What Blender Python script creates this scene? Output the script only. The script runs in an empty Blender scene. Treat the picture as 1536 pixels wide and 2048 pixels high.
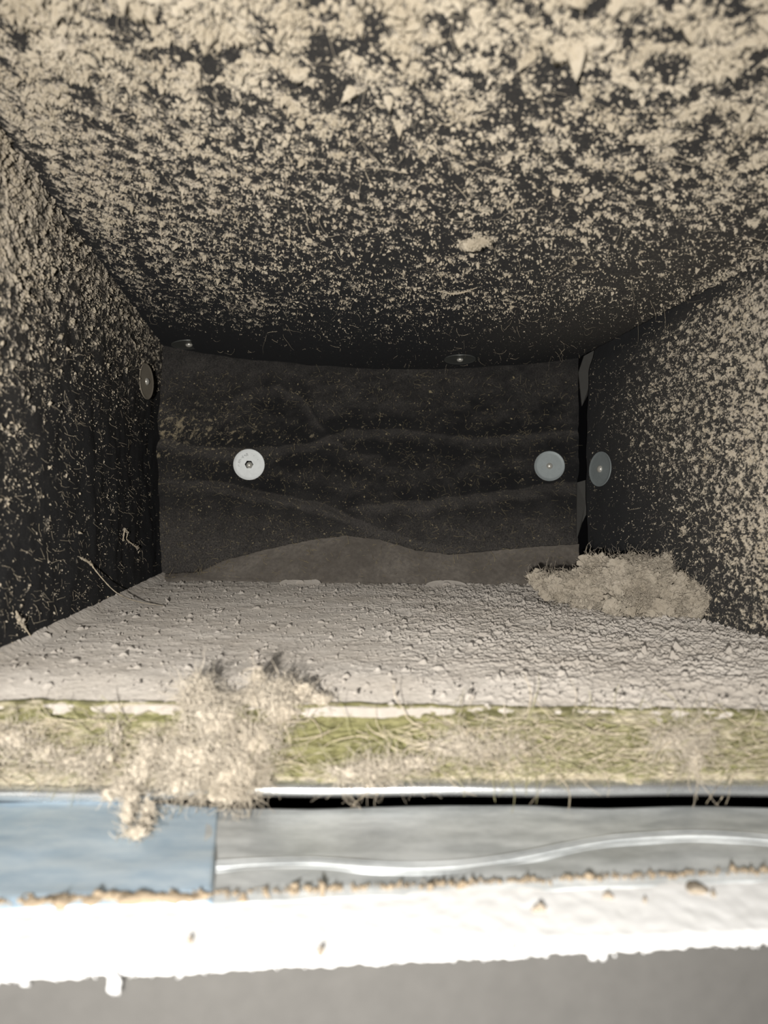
import bpy, bmesh, math, random
import numpy as np
from mathutils import Vector, Matrix

# ------------------------------------------------------------------ camera, world, lights, exposure
scene = bpy.context.scene
COL = scene.collection
F = 1538.0                                   # focal length in pixels of the 1536 x 2048 frame
cam_d = bpy.data.cameras.new('camera')
cam_d.sensor_width = 36.0
cam_d.lens = 36.0 * F / 2048.0
cam_d.clip_start = 0.01
cam_d.clip_end = 20
cam_d.dof.use_dof = True
cam_d.dof.focus_distance = 0.60
cam_d.dof.aperture_fstop = 10.0
cam = bpy.data.objects.new('camera', cam_d)
COL.objects.link(cam)
cam.location = (0, 0, 0)
cam.rotation_euler = (math.pi / 2, 0, 0)     # looks along +Y, Z up
scene.camera = cam

world = bpy.data.worlds.new('room_light')
scene.world = world
world.use_nodes = True
bg = world.node_tree.nodes['Background']
bg.inputs['Color'].default_value = (0.86, 0.93, 1.0, 1)
bg.inputs['Strength'].default_value = 0.10

# the phone's flash, left of and a little behind the lens
fl_d = bpy.data.lights.new('phone_flash', 'SPOT')
fl_d.energy = 13.5
fl_d.color = (1.0, 0.965, 0.91)
fl_d.shadow_soft_size = 0.004
fl_d.spot_size = math.radians(105)
fl_d.spot_blend = 1.0
fl = bpy.data.objects.new('phone_flash', fl_d)
COL.objects.link(fl)
fl.location = (-0.036, -0.09, -0.017)
fl.rotation_euler = (math.pi / 2, 0, math.radians(-2))

# an added fill lamp behind the photographer, evening out the flash falloff
rl_d = bpy.data.lights.new('fill_lamp', 'AREA')
rl_d.energy = 4.5
rl_d.color = (1.0, 0.97, 0.93)
rl_d.size = 0.45
rl = bpy.data.objects.new('fill_lamp', rl_d)
COL.objects.link(rl)
rl.location = (-0.25, -1.2, 0.72)
rl.rotation_euler = (math.radians(66), 0, math.radians(-8))

vs = scene.view_settings
vs.view_transform = 'Standard'
vs.look = 'None'
vs.gamma = 1.0
vs.use_curve_mapping = False
vs.exposure = 0.1

# ------------------------------------------------------------------ helpers
rng = np.random.default_rng(7)
AX, AZ = -0.0897, 0.0124                     # the duct runs along (AX, 1, AZ)
YB = 0.769                                   # back wall


def P(px, py, Y):
    """photo pixel -> point at depth Y"""
    return np.array([(px - 768.0) / F * Y, Y, (1024.0 - py) / F * Y])


def project(p):
    return 768 + F * p[..., 0] / p[..., 1], 1024 - F * p[..., 2] / p[..., 1]


def xl(Y): return AX * Y - 0.1525


def xr(Y): return AX * Y + 0.2625


def sstep(a, b, x):
    t = np.clip((x - a) / (b - a), 0, 1)
    return t * t * (3 - 2 * t)


def _hash(ix, iy, seed):
    h = (ix.astype(np.int64) * 374761393 + iy.astype(np.int64) * 668265263 + seed * 974711) & 0xffffffff
    h = ((h ^ (h >> 13)) * 1274126177) & 0xffffffff
    h = ((h ^ (h >> 16)) * 2246822519) & 0xffffffff
    return (h ^ (h >> 15)) & 0xffffffff


def perlin(x, y, seed=0):
    x = np.asarray(x, float); y = np.asarray(y, float)
    x0 = np.floor(x); y0 = np.floor(y)
    fx = x - x0; fy = y - y0
    u = fx * fx * fx * (fx * (fx * 6 - 15) + 10); v = fy * fy * fy * (fy * (fy * 6 - 15) + 10)

    def g(dx, dy):
        a = _hash(x0 + dx, y0 + dy, seed) / 4294967296.0 * 2 * np.pi
        return np.cos(a) * (fx - dx) + np.sin(a) * (fy - dy)
    n = (g(0, 0) * (1 - u) + g(1, 0) * u) * (1 - v) + (g(0, 1) * (1 - u) + g(1, 1) * u) * v
    return n * 1.45


def fbm(x, y, seed=0, octv=3, gain=0.55):
    s = 0; a = 1; t = 0
    for k in range(octv):
        s = s + a * perlin(x * 2 ** k, y * 2 ** k, seed + k * 17)
        t += a; a *= gain
    return s / t * 1.3


def link(name, me, mat=None, parent=None, smooth=True):
    o = bpy.data.objects.new(name, me)
    COL.objects.link(o)
    if mat: me.materials.append(mat)
    if parent: o.parent = parent
    if smooth and len(me.polygons):
        me.polygons.foreach_set('use_smooth', np.ones(len(me.polygons), bool))
    return o


def tag(o, label=None, cat=None, group=None, kind=None):
    if label: o['label'] = label
    if cat: o['category'] = cat
    if group: o['group'] = group
    if kind: o['kind'] = kind
    return o


def empty(name, loc=(0, 0, 0)):
    o = bpy.data.objects.new(name, None)
    COL.objects.link(o)
    o.location = loc
    o.empty_display_size = 0.01
    return o


def np_mesh(name, verts, faces, attrs=None):
    """faces: (n, k) int array, k = 3 or 4"""
    me = bpy.data.meshes.new(name)
    nv, (nf, k) = len(verts), faces.shape
    me.vertices.add(nv)
    me.vertices.foreach_set('co', np.ascontiguousarray(verts, np.float32).ravel())
    me.loops.add(nf * k)
    me.loops.foreach_set('vertex_index', np.ascontiguousarray(faces, np.int32).ravel())
    me.polygons.add(nf)
    me.polygons.foreach_set('loop_start', np.arange(0, nf * k, k, dtype=np.int32))
    me.update(calc_edges=True)
    for n, a in (attrs or {}).items():
        at = me.attributes.new(n, 'FLOAT', 'POINT')
        at.data.foreach_set('value', np.ascontiguousarray(a, np.float32).ravel())
    return me


def grid_faces(nu, nv, flip=False):
    i = np.arange(nu * nv).reshape(nv, nu)
    f = np.stack([i[:-1, :-1], i[:-1, 1:], i[1:, 1:], i[1:, :-1]], -1).reshape(-1, 4)
    return f[:, ::-1] if flip else f


def grid_mesh(name, X, Y, Z, attrs=None, flip=False):
    nv, nu = X.shape
    v = np.stack([X, Y, Z], -1).reshape(-1, 3)
    return np_mesh(name, v, grid_faces(nu, nv, flip), {k: np.broadcast_to(a, X.shape).reshape(-1) for k, a in (attrs or {}).items()})


def slab_grid(name, X, Y, Z, nrm, th, attrs=None, flip=False):
    """a grid with thickness: front face as given, back a coarse skirt th behind it (along -nrm)"""
    nv, nu = X.shape
    v = np.stack([X, Y, Z], -1).reshape(-1, 3)
    f = grid_faces(nu, nv, flip)
    idx = np.arange(nu * nv).reshape(nv, nu)
    ring = np.concatenate([idx[0, :], idx[1:, -1], idx[-1, -2::-1], idx[-2:0:-1, 0]])
    b = v[ring] - np.asarray(nrm) * th
    n0 = len(v); m = len(ring)
    j = np.arange(m); jn = (j + 1) % m
    side = np.stack([ring[jn], ring[j], n0 + j, n0 + jn], -1)
    if flip: side = side[:, ::-1]
    at = {k: np.concatenate([np.broadcast_to(a, X.shape).reshape(-1), np.zeros(m)]) for k, a in (attrs or {}).items()}
    return np_mesh(name, np.concatenate([v, b]), np.concatenate([f, side]), at)


OCT = np.array([[1, 0, 0], [-1, 0, 0], [0, 1, 0], [0, -1, 0], [0, 0, 1], [0, 0, -1]], float)
OCTF = np.array([[0, 2, 4], [2, 1, 4], [1, 3, 4], [3, 0, 4], [2, 0, 5], [1, 2, 5], [3, 1, 5], [0, 3, 5]])


def rand_frames(n, main, spread, r):
    """n orthonormal frames whose third axis scatters about main"""
    c = np.broadcast_to(np.asarray(main, float), (n, 3)) + r.normal(0, spread, (n, 3))
    c /= np.linalg.norm(c, axis=1, keepdims=True)
    h = r.normal(0, 1, (n, 3))
    a = np.cross(c, h); a /= np.linalg.norm(a, axis=1, keepdims=True)
    b = np.cross(c, a)
    return a, b, c


def flecks(name, pos, size, main, r, spread=0.5, elong=1.6, attrs=None):
    """irregular little flocs of dust, one octahedron-like lump each"""
    n = len(pos)
    a, b, c = rand_frames(n, main, spread, r)
    rad = size[:, None] * r.uniform(0.45, 1.25, (n, 6))
    rad[:, 4:] *= elong
    loc = OCT[None] * rad[:, :, None] + r.normal(0, 0.22, (n, 6, 3)) * size[:, None, None]
    v = pos[:, None, :] + loc[:, :, 0:1] * a[:, None] + loc[:, :, 1:2] * b[:, None] + loc[:, :, 2:3] * c[:, None]
    f = (OCTF[None] + 6 * np.arange(n)[:, None, None]).reshape(-1, 3)
    return np_mesh(name, v.reshape(-1, 3), f)


def tubes(name, lines, rad):
    """lines (n, k, 3), rad (n, k): three-sided tubes"""
    n, k, _ = lines.shape
    t = np.gradient(lines, axis=1)
    t /= np.linalg.norm(t, axis=2, keepdims=True) + 1e-12
    ref = np.where(np.abs(t[..., 2:3]) < 0.8, np.array([0, 0, 1.0]), np.array([1.0, 0, 0]))
    a = np.cross(t, ref); a /= np.linalg.norm(a, axis=2, keepdims=True) + 1e-12
    b = np.cross(t, a)
    vs_ = []
    for q in range(3):
        th = q * 2 * np.pi / 3
        vs_.append(lines + (a * math.cos(th) + b * math.sin(th)) * rad[..., None])
    v = np.stack(vs_, 2)                                     # n,k,3,3
    base = (np.arange(n)[:, None, None] * k + np.arange(k - 1)[None, :, None]) * 3
    q = np.arange(3)[None, None]; qn = (q + 1) % 3
    f = np.stack([base + q, base + qn, base + 3 + qn, base + 3 + q], -1).reshape(-1, 4)
    return np_mesh(name, v.reshape(-1, 3), f)


def curly(start, direc, length, k, r, wander=0.5, droop=0.0):
    """random-walk polylines"""
    n = len(start)
    d = direc / (np.linalg.norm(direc, axis=1, keepdims=True) + 1e-12)
    pts = [start]
    bend = r.normal(0, wander, (n, 3))
    for i in range(k - 1):
        d = d + bend * 0.5 + r.normal(0, wander * 0.6, (n, 3))
        d[:, 2] -= droop
        d /= np.linalg.norm(d, axis=1, keepdims=True)
        pts.append(pts[-1] + d * (length / (k - 1))[:, None])
    return np.stack(pts, 1)


def fibre_rad(n, k, r0, r):
    w = np.linspace(1, 0.45, k)[None] * np.ones((n, 1))
    return w * (r0 * r.uniform(0.6, 1.5, (n, 1)))


def in_view(p, m=160):
    px, py = project(p)
    return (px > -m) & (px < 1536 + m) & (py > -m) & (py < 2048 + m) & (p[..., 1] > 0.12)


# ------------------------------------------------------------------ materials
def nt(name):
    m = bpy.data.materials.new(name)
    m.use_nodes = True
    t = m.node_tree
    return m, t, t.nodes['Principled BSDF'], t.nodes.new, t.links.new


def noise_node(t, scale, detail=4, rough=0.6, coord=None):
    n = t.nodes.new('ShaderNodeTexNoise')
    n.inputs['Scale'].default_value = scale
    n.inputs['Detail'].default_value = detail
    n.inputs['Roughness'].default_value = rough
    t.links.new(coord, n.inputs['Vector'])
    return n.outputs['Fac']


def ramp(t, fac, a, b, ca=(0, 0, 0, 1), cb=(1, 1, 1, 1)):
    r = t.nodes.new('ShaderNodeValToRGB')
    r.color_ramp.elements[0].position = a; r.color_ramp.elements[1].position = b
    r.color_ramp.elements[0].color = ca; r.color_ramp.elements[1].color = cb
    t.links.new(fac, r.inputs['Fac'])
    return r.outputs['Color']


def math_node(t, op, a, b):
    n = t.nodes.new('ShaderNodeMath'); n.operation = op
    for i, x in enumerate((a, b)):
        if hasattr(x, 'is_linked') or hasattr(x, 'links'): t.links.new(x, n.inputs[i])
        else: n.inputs[i].default_value = x
    return n.outputs[0]


def mix_col(t, fac, a, b):
    n = t.nodes.new('ShaderNodeMix'); n.data_type = 'RGBA'
    for s, x in ((0, fac), (6, a), (7, b)):
        if hasattr(x, 'links'): t.links.new(x, n.inputs[s])
        else: n.inputs[s].default_value = x
    return n.outputs[2]


def bump(t, bsdf, h, dist, strength=1.0):
    b = t.nodes.new('ShaderNodeBump')
    b.inputs['Distance'].default_value = dist
    b.inputs['Strength'].default_value = strength
    t.links.new(h, b.inputs['Height'])
    t.links.new(b.outputs['Normal'], bsdf.inputs['Normal'])


def liner_material(name, dust_a, dust_b, liner=(0.021, 0.0215, 0.023), film_col=(0.20, 0.175, 0.14), grain=900):
    """black fibreglass duct liner; a mesh attribute carries where dust has settled"""
    m, t, b, N, L = nt(name)
    tc = N('ShaderNodeTexCoord').outputs['Object']
    at = N('ShaderNodeAttribute'); at.attribute_name = 'dust'
    fi = N('ShaderNodeAttribute'); fi.attribute_name = 'film'
    n1 = noise_node(t, grain, 4, 0.65, tc)
    n2 = noise_node(t, grain * 0.22, 3, 0.6, tc)
    n3 = noise_node(t, 60, 3, 0.6, tc)
    s = math_node(t, 'ADD', at.outputs['Fac'], math_node(t, 'MULTIPLY', math_node(t, 'SUBTRACT', n1, 0.5), 1.9))
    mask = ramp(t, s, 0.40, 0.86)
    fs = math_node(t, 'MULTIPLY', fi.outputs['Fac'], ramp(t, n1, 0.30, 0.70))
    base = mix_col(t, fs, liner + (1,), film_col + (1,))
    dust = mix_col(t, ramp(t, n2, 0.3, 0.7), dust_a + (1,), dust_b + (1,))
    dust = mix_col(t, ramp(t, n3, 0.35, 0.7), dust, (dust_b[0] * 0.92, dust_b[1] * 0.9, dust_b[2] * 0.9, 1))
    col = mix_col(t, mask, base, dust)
    L(col, b.inputs['Base Color'])
    b.inputs['Roughness'].default_value = 0.95
    b.inputs['Specular IOR Level'].default_value = 0.12
    b.inputs['Diffuse Roughness'].default_value = 1.0
    bump(t, b, math_node(t, 'ADD', n1, n2), 0.0008, 0.8)
    return m


def dust_material(name, a, b_, scale=400, bd=0.0006, big=45):
    m, t, b, N, L = nt(name)
    tc = N('ShaderNodeTexCoord').outputs['Object']
    n1 = noise_node(t, scale, 4, 0.65, tc)
    n2 = noise_node(t, big, 4, 0.6, tc)
    c = mix_col(t, ramp(t, n1, 0.3, 0.7), a + (1,), b_ + (1,))
    c = mix_col(t, ramp(t, n2, 0.35, 0.75), c, (a[0] * 0.85, a[1] * 0.83, a[2] * 0.8, 1))
    L(c, b.inputs['Base Color'])
    b.inputs['Roughness'].default_value = 1.0
    b.inputs['Specular IOR Level'].default_value = 0.05
    b.inputs['Diffuse Roughness'].default_value = 1.0
    bump(t, b, n1, bd, 0.9)
    return m


TAN_A, TAN_B = (0.475, 0.415, 0.320), (0.575, 0.515, 0.42)
M_ceil = liner_material('dusty_black_liner', TAN_A, TAN_B)
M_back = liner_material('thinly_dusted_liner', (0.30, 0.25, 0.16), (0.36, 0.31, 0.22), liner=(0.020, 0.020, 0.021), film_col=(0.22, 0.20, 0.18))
M_fleck = dust_material('tan_dust_floc', TAN_A, TAN_B, 700)
M_fibre = dust_material('pale_dusty_fibre', (0.52, 0.45, 0.34), (0.60, 0.53, 0.42), 900)
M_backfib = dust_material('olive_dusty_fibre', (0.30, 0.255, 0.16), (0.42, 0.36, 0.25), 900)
M_floor = dust_material('settled_grey_dust', (0.455, 0.42, 0.38), (0.545, 0.505, 0.455), 330, 0.0008, 22)
M_lint = dust_material('matted_lint', (0.40, 0.355, 0.29), (0.53, 0.475, 0.395), 520, 0.0010)
M_pale = dust_material('pale_lint', (0.49, 0.435, 0.355), (0.61, 0.55, 0.46), 520, 0.0010)
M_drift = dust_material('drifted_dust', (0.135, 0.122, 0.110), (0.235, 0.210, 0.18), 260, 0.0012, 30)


def simple(name, col, rough, metal=0.0, spec=0.5):
    m, t, b, N, L = nt(name)
    tc = N('ShaderNodeTexCoord').outputs['Object']
    n = noise_node(t, 180, 3, 0.6, tc)
    L(mix_col(t, n, tuple(c * 0.85 for c in col) + (1,), tuple(min(0.97, c * 1.12) for c in col) + (1,)), b.inputs['Base Color'])
    b.inputs['Roughness'].default_value = rough
    b.inputs['Metallic'].default_value = metal
    b.inputs['Specular IOR Level'].default_value = spec
    return m


def galvanised(name, c1, c2, rough=0.38, metal=0.75):
    m, t, b, N, L = nt(name)
    tc = N('ShaderNodeTexCoord').outputs['Object']
    mp = N('ShaderNodeMapping'); mp.inputs['Scale'].default_value = (0.35, 1, 1)
    L(tc, mp.inputs['Vector'])
    n1 = noise_node(t, 110, 6, 0.72, mp.outputs['Vector'])
    n2 = noise_node(t, 900, 3, 0.6, tc)
    v = N('ShaderNodeTexVoronoi'); v.inputs['Scale'].default_value = 90
    L(tc, v.inputs['Vector'])
    c = mix_col(t, ramp(t, n1, 0.38, 0.62), c1 + (1,), c2 + (1,))
    c = mix_col(t, math_node(t, 'MULTIPLY', v.outputs['Color'], 0.18), c, (0.75, 0.78, 0.80, 1))
    L(c, b.inputs['Base Color'])
    L(ramp(t, n1, 0.2, 0.8, (rough * 0.8,) * 3 + (1,), (rough * 1.3,) * 3 + (1,)), b.inputs['Roughness'])
    b.inputs['Metallic'].default_value = metal
    bump(t, b, n2, 0.0001, 0.5)
    return m


M_zinc = galvanised('galvanised_sheet', (0.40, 0.425, 0.435), (0.68, 0.705, 0.71), 0.42, 0.28)
M_zincblue = galvanised('blue_reflection_zinc', (0.38, 0.53, 0.68), (0.60, 0.72, 0.82), 0.42, 0.30)  # bluish reflection of the surroundings put into the sheet's colour
M_rim = galvanised('bright_hemmed_edge', (0.55, 0.56, 0.56), (0.68, 0.69, 0.69), 0.25, 0.85)
M_plate = simple('flashlit_steel', (0.84, 0.87, 0.87), 0.62, 0.25)  # flash glare on the plate put into this pale colour
M_plategrey = simple('dull_zinc_steel', (0.30, 0.335, 0.34), 0.55, 0.3)
M_platedust = simple('dusty_steel', (0.30, 0.265, 0.21), 0.8, 0.0)
M_platedark = simple('shaded_steel', (0.20, 0.21, 0.20), 0.4, 0.6)  # darker copy of the washer steel, shade under the ceiling in its colour
M_pin = simple('pin_steel', (0.66, 0.64, 0.58), 0.32, 0.35)
M_black = simple('shade_black', (0.006, 0.006, 0.007), 0.95, 0, 0.05)  # painted shade for gaps and holes
M_gyp = simple('white_gypsum', (0.96, 0.955, 0.935), 0.95, 0, 0.1)
M_paper = simple('torn_brown_paper', (0.32, 0.255, 0.18), 0.95, 0, 0.1)
M_crumb = simple('tan_crumb', (0.33, 0.28, 0.22), 0.95, 0, 0.1)
M_paint = simple('grey_wall_paint', (0.110, 0.106, 0.100), 0.75, 0, 0.25)
M_flap = simple('smooth_liner_flap', (0.085, 0.083, 0.078), 0.6, 0, 0.3)

# ------------------------------------------------------------------ floor
def floor_base(s, Y):
    return AZ * Y - 0.0745 - 0.0055 * s


def depth_rows(a, b, n, k=1.0):
    """rows denser near the camera (uniform in 1/Y blended with uniform in Y)"""
    t = np.linspace(0, 1, n)
    inv = 1 / (1 / a + (1 / b - 1 / a) * t)
    return (1 - k) * (a + (b - a) * t) + k * inv


def floor_height(X, Y, s):
    mm = 1000.0
    a, c = X * mm, Y * mm
    right = sstep(0.35, 0.75, s)
    rough = 0.12 + 0.90 * right + 0.22 * sstep(0.50, 0.70, Y)
    back = sstep(0.42, 0.60, Y)
    h = 0.6 * fbm(a / 30, c / 30, 3, 3)
    w = 0.8 * perlin(a / 8, c / 8, 5)
    f1 = fbm(a / 5.2 + w, c / 6.0 - 0.5 * a / 9, 11, 3)
    f2 = fbm(a / 2.6 + w, c / 3.2, 12, 2)
    rough = rough * (0.50 + 0.60 * sstep(-0.25, 0.35, fbm(a / 26, c / 30, 57, 2))) * (0.60 + 0.40 * sstep(0.30, 0.42, Y))
    h = h + rough * (1.05 * sstep(-0.10, 0.16, f1) + 0.75 * sstep(-0.05, 0.18, f2) * sstep(-0.3, 0.3, f1))
    h = h + rough * 0.45 * fbm(a / 1.5, c / 1.7, 31, 2)
    cr = perlin(a / 5.5, c / 6.0, 77)
    h = h + 2.8 * sstep(0.60, 0.78, cr) * (0.45 + 0.55 * rough)
    cr2 = perlin(a / 2.2, c / 2.6, 99)
    h = h + 1.2 * sstep(0.52, 0.70, cr2) * (0.35 + 0.65 * rough)
    return h / mm


nu, nv = 660, 350
Yr = depth_rows(0.2985, 0.790, nv, 0.75)
S, Yg = np.meshgrid(np.linspace(-0.01, 1.01, nu), Yr)
Xg = xl(Yg) + S * (xr(Yg) - xl(Yg))
Zg = floor_base(S, Yg) + floor_height(Xg, Yg, S)
Zg = Zg + 0.004 * sstep(0.02, 0.0, S) * 1.0
Zg = Zg - 0.0036 * sstep(0.345, 0.2985, Yg)          # the liner sinks towards its cut front edge
# rounded, slightly ragged front lip
Yg2 = Yg + 0.0022 * fbm(Xg * 130, Xg * 0 + 3.3, 5, 3) * sstep(0.32, 0.297, Yg)
Zg = Zg - 0.0015 * sstep(0.3005, 0.2985, Yg)
floor = link('floor', slab_grid('floor', Xg, Yg2, Zg, (0, 0, 1), 0.0016), M_floor)
tag(floor, 'duct floor liner under a thick layer of grey dust', kind='structure')

# loose crumbs and flocs of dust standing on the floor
r = np.random.default_rng(21)
n = 2600
Yc = r.uniform(0.30, 0.76, n); sc = np.clip(r.beta(1.5, 1.0, n), 0.01, 0.99)
Xc = xl(Yc) + sc * (xr(Yc) - xl(Yc))
pc = np.stack([Xc, Yc, floor_base(sc, Yc) + floor_height(Xc, Yc, sc) + 0.0002], -1)
pc = pc[in_view(pc)]
o = link('dust_crumbs', flecks('dust_crumbs', pc, r.lognormal(-7.45, 0.45, len(pc)), (0, 0, 1), r, 0.8, 1.2), M_floor, floor)
tag(o, kind='stuff')

# ------------------------------------------------------------------ ceiling
def ceil_base(s, Y):
    t = np.clip((Y - 0.45) / (YB - 0.45), -0.9, 1.05)
    l = 0.177 + (0.1575 - 0.177) * t
    m_ = 0.146 + (0.1335 - 0.146) * t
    r_ = 0.1425 + (0.1440 - 0.1425) * t
    # quadratic through s = 0, .63, 1
    a, b, c = 0.0, 0.63, 1.0
    q = l * (s - b) * (s - c) / ((a - b) * (a - c)) + m_ * (s - a) * (s - c) / ((b - a) * (b - c)) + r_ * (s - a) * (s - b) / ((c - a) * (c - b))
    return AZ * Y + q


def ceil_density(s, Y):
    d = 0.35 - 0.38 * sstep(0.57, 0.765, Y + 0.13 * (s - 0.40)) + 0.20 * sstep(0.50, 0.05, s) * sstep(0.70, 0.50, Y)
    d = d - 0.07 * sstep(0.60, 0.95, s) * sstep(0.30, 0.45, Y) + 0.16 * fbm((s - 0.3 * Y) * 9, Y * 16, 640, 3)
    d = d + 0.10 * sstep(0.30, 0.22, Y)
    d = d + 0.24 * sstep(0.95, 0.995, s) * sstep(0.75, 0.5, Y)      # dusty lip along the right edge
    d = d - 0.50 * sstep(0.035, 0.0, s)                               # clean crease in the left corner
    return d


def clump_noise(a, c, seed, fine=1.15, near=None):
    w = 1.3 * perlin(a / 7, c / 7, seed + 1)
    big = 0.75 * perlin(a / 15, c / 15, seed + 5) + 0.35 * perlin(a / 6.5, c / 6.5, seed + 6)
    a = a * fine; c = c * fine
    n = 0.50 * perlin(a / 8.5 + w * 0.5, c / 8.5, seed + 2) + 0.75 * perlin(a / 3.6 + w, c / 3.6 + w, seed + 3) + 0.42 * perlin(a / 1.7, c / 1.7, seed + 4)
    return n if near is None else n * (1 - 0.45 * near) + big * near


nu, nv = 540, 390
Yr = depth_rows(0.198, 0.785, nv, 0.85)
S, Yg = np.meshgrid(np.linspace(0.0, 1.0, nu), Yr)
Xg = xl(Yg) - 0.004 + S * (xr(Yg) - xl(Yg) + 0.004)
Xg = Xg + sstep(0.985, 1.0, S) * 0.0022 * fbm(Yg * 160, Yg * 0 + 1.7, 8, 3)
cn = clump_noise(Xg * 1000, Yg * 1000, 200, 1.1, sstep(0.44, 0.24, Yg))
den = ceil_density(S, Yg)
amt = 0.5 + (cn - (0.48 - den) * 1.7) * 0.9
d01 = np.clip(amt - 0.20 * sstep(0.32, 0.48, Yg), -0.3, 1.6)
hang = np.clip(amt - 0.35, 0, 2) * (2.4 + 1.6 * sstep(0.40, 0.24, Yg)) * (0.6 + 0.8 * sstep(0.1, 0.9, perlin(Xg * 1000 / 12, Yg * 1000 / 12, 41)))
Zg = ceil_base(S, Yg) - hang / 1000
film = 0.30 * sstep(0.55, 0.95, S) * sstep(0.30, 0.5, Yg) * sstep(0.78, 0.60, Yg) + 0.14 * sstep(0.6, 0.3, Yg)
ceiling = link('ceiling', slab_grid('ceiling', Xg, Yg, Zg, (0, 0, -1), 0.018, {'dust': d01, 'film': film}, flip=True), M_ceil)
tag(ceiling, 'sagging black duct liner overhead speckled with tan dust flocs', kind='structure')


def scatter(nsrc, base_fn, dens_fn, surf, seed, thr=0.0):
    """rejection-sample points (s, Y or other pairs) where dust lies"""
    rr = np.random.default_rng(seed)
    u = rr.uniform(0, 1, nsrc); v = rr.uniform(0, 1, nsrc)
    return rr, u, v


r = np.random.default_rng(33)
n = 200000
Yc = 1 / r.uniform(1 / 0.775, 1 / 0.20, n); sc = r.uniform(0.01, 0.995, n)
Xc = xl(Yc) + sc * (xr(Yc) - xl(Yc))
cnc = clump_noise(Xc * 1000, Yc * 1000, 200, 1.1, sstep(0.44, 0.24, Yc))
am = 0.5 + (cnc - (0.48 - ceil_density(sc, Yc)) * 1.7) * 0.9
keep = r.uniform(0, 1, n) < np.clip(am * 0.75 - 0.02, 0.06, 0.95)
p = np.stack([Xc, Yc, ceil_base(sc, Yc) - np.clip(am - 0.35, 0, 2) * 2.4 / 1000], -1)
keep &= in_view(p, 60)
p = p[keep]; amk = am[keep]
if len(p) > 62000: p = p[:62000]; amk = amk[:62000]
sz = r.lognormal(-7.55, 0.42, len(p)) * (0.55 + 0.7 * np.clip(amk, 0, 1.2)) * (0.85 + 0.75 * sstep(0.42, 0.24, p[:, 1])) * (1 - 0.35 * sstep(0.5, 0.7, p[:, 1]))
o = link('dust_flocs', flecks('dust_flocs', p, sz, (0, 0, -1), r, 0.45, 2.0), M_fleck, ceiling)
tag(o, kind='stuff')


def wall_fibres(name, parent, mat, pts, direc, seed, lmin, lmax, rad, k=6, wander=0.5):
    rr = np.random.default_rng(seed)
    n = len(pts)
    L = rr.uniform(lmin, lmax, n) * rr.uniform(0.4, 1.0, n)
    ln = curly(pts, direc + rr.normal(0, 0.35, (n, 3)), L, k, rr, wander)
    o = link(name, tubes(name, ln, fibre_rad(n, k, rad, rr)), mat, parent)
    tag(o, kind='stuff')
    return o


n = 1000
Yc = 1 / r.uniform(1 / 0.76, 1 / 0.205, n); sc = r.uniform(0.02, 0.99, n)
p = np.stack([xl(Yc) + sc * (xr(Yc) - xl(Yc)), Yc, ceil_base(sc, Yc) - 0.0025], -1)
p = p[in_view(p, 60)]
wall_fibres('hair_fibres', ceiling, M_fibre, p, np.array([0, 0, -0.5]) + r.normal(0, 0.8, (len(p), 3)) * np.array([1, 1, 0.4]), 5, 0.004, 0.020, 0.00010, 7, 0.4)

n = 60
Yc = r.uniform(0.21, 0.40, n); sc = r.uniform(0.1, 0.95, n)
p = np.stack([xl(Yc) + sc * (xr(Yc) - xl(Yc)), Yc, ceil_base(sc, Yc) - 0.006], -1)
wall_fibres('long_hairs', ceiling, M_fibre, p, r.normal(0, 0.8, (n, 3)) * np.array([1, 1, 0.25]) + np.array([0, 0, -0.15]), 6, 0.015, 0.045, 0.00014, 12, 0.22)

# ------------------------------------------------------------------ side walls
def left_density(w, Y):
    """w: 0 at the floor, 1 at the ceiling"""
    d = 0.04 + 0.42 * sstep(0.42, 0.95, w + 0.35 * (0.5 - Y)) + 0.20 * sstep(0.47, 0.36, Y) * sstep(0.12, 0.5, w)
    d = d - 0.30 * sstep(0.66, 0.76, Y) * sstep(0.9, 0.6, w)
    return d


def right_density(w, Y):
    d = 0.41 - 0.40 * sstep(0.50, 0.72, Y + 0.04 * np.sin(w * 7)) + 0.12 * sstep(0.52, 0.44, Y)
    d = d - 0.22 * sstep(0.90, 1.0, w) - 0.16 * sstep(0.28, 0.05, w)
    return d


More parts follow.
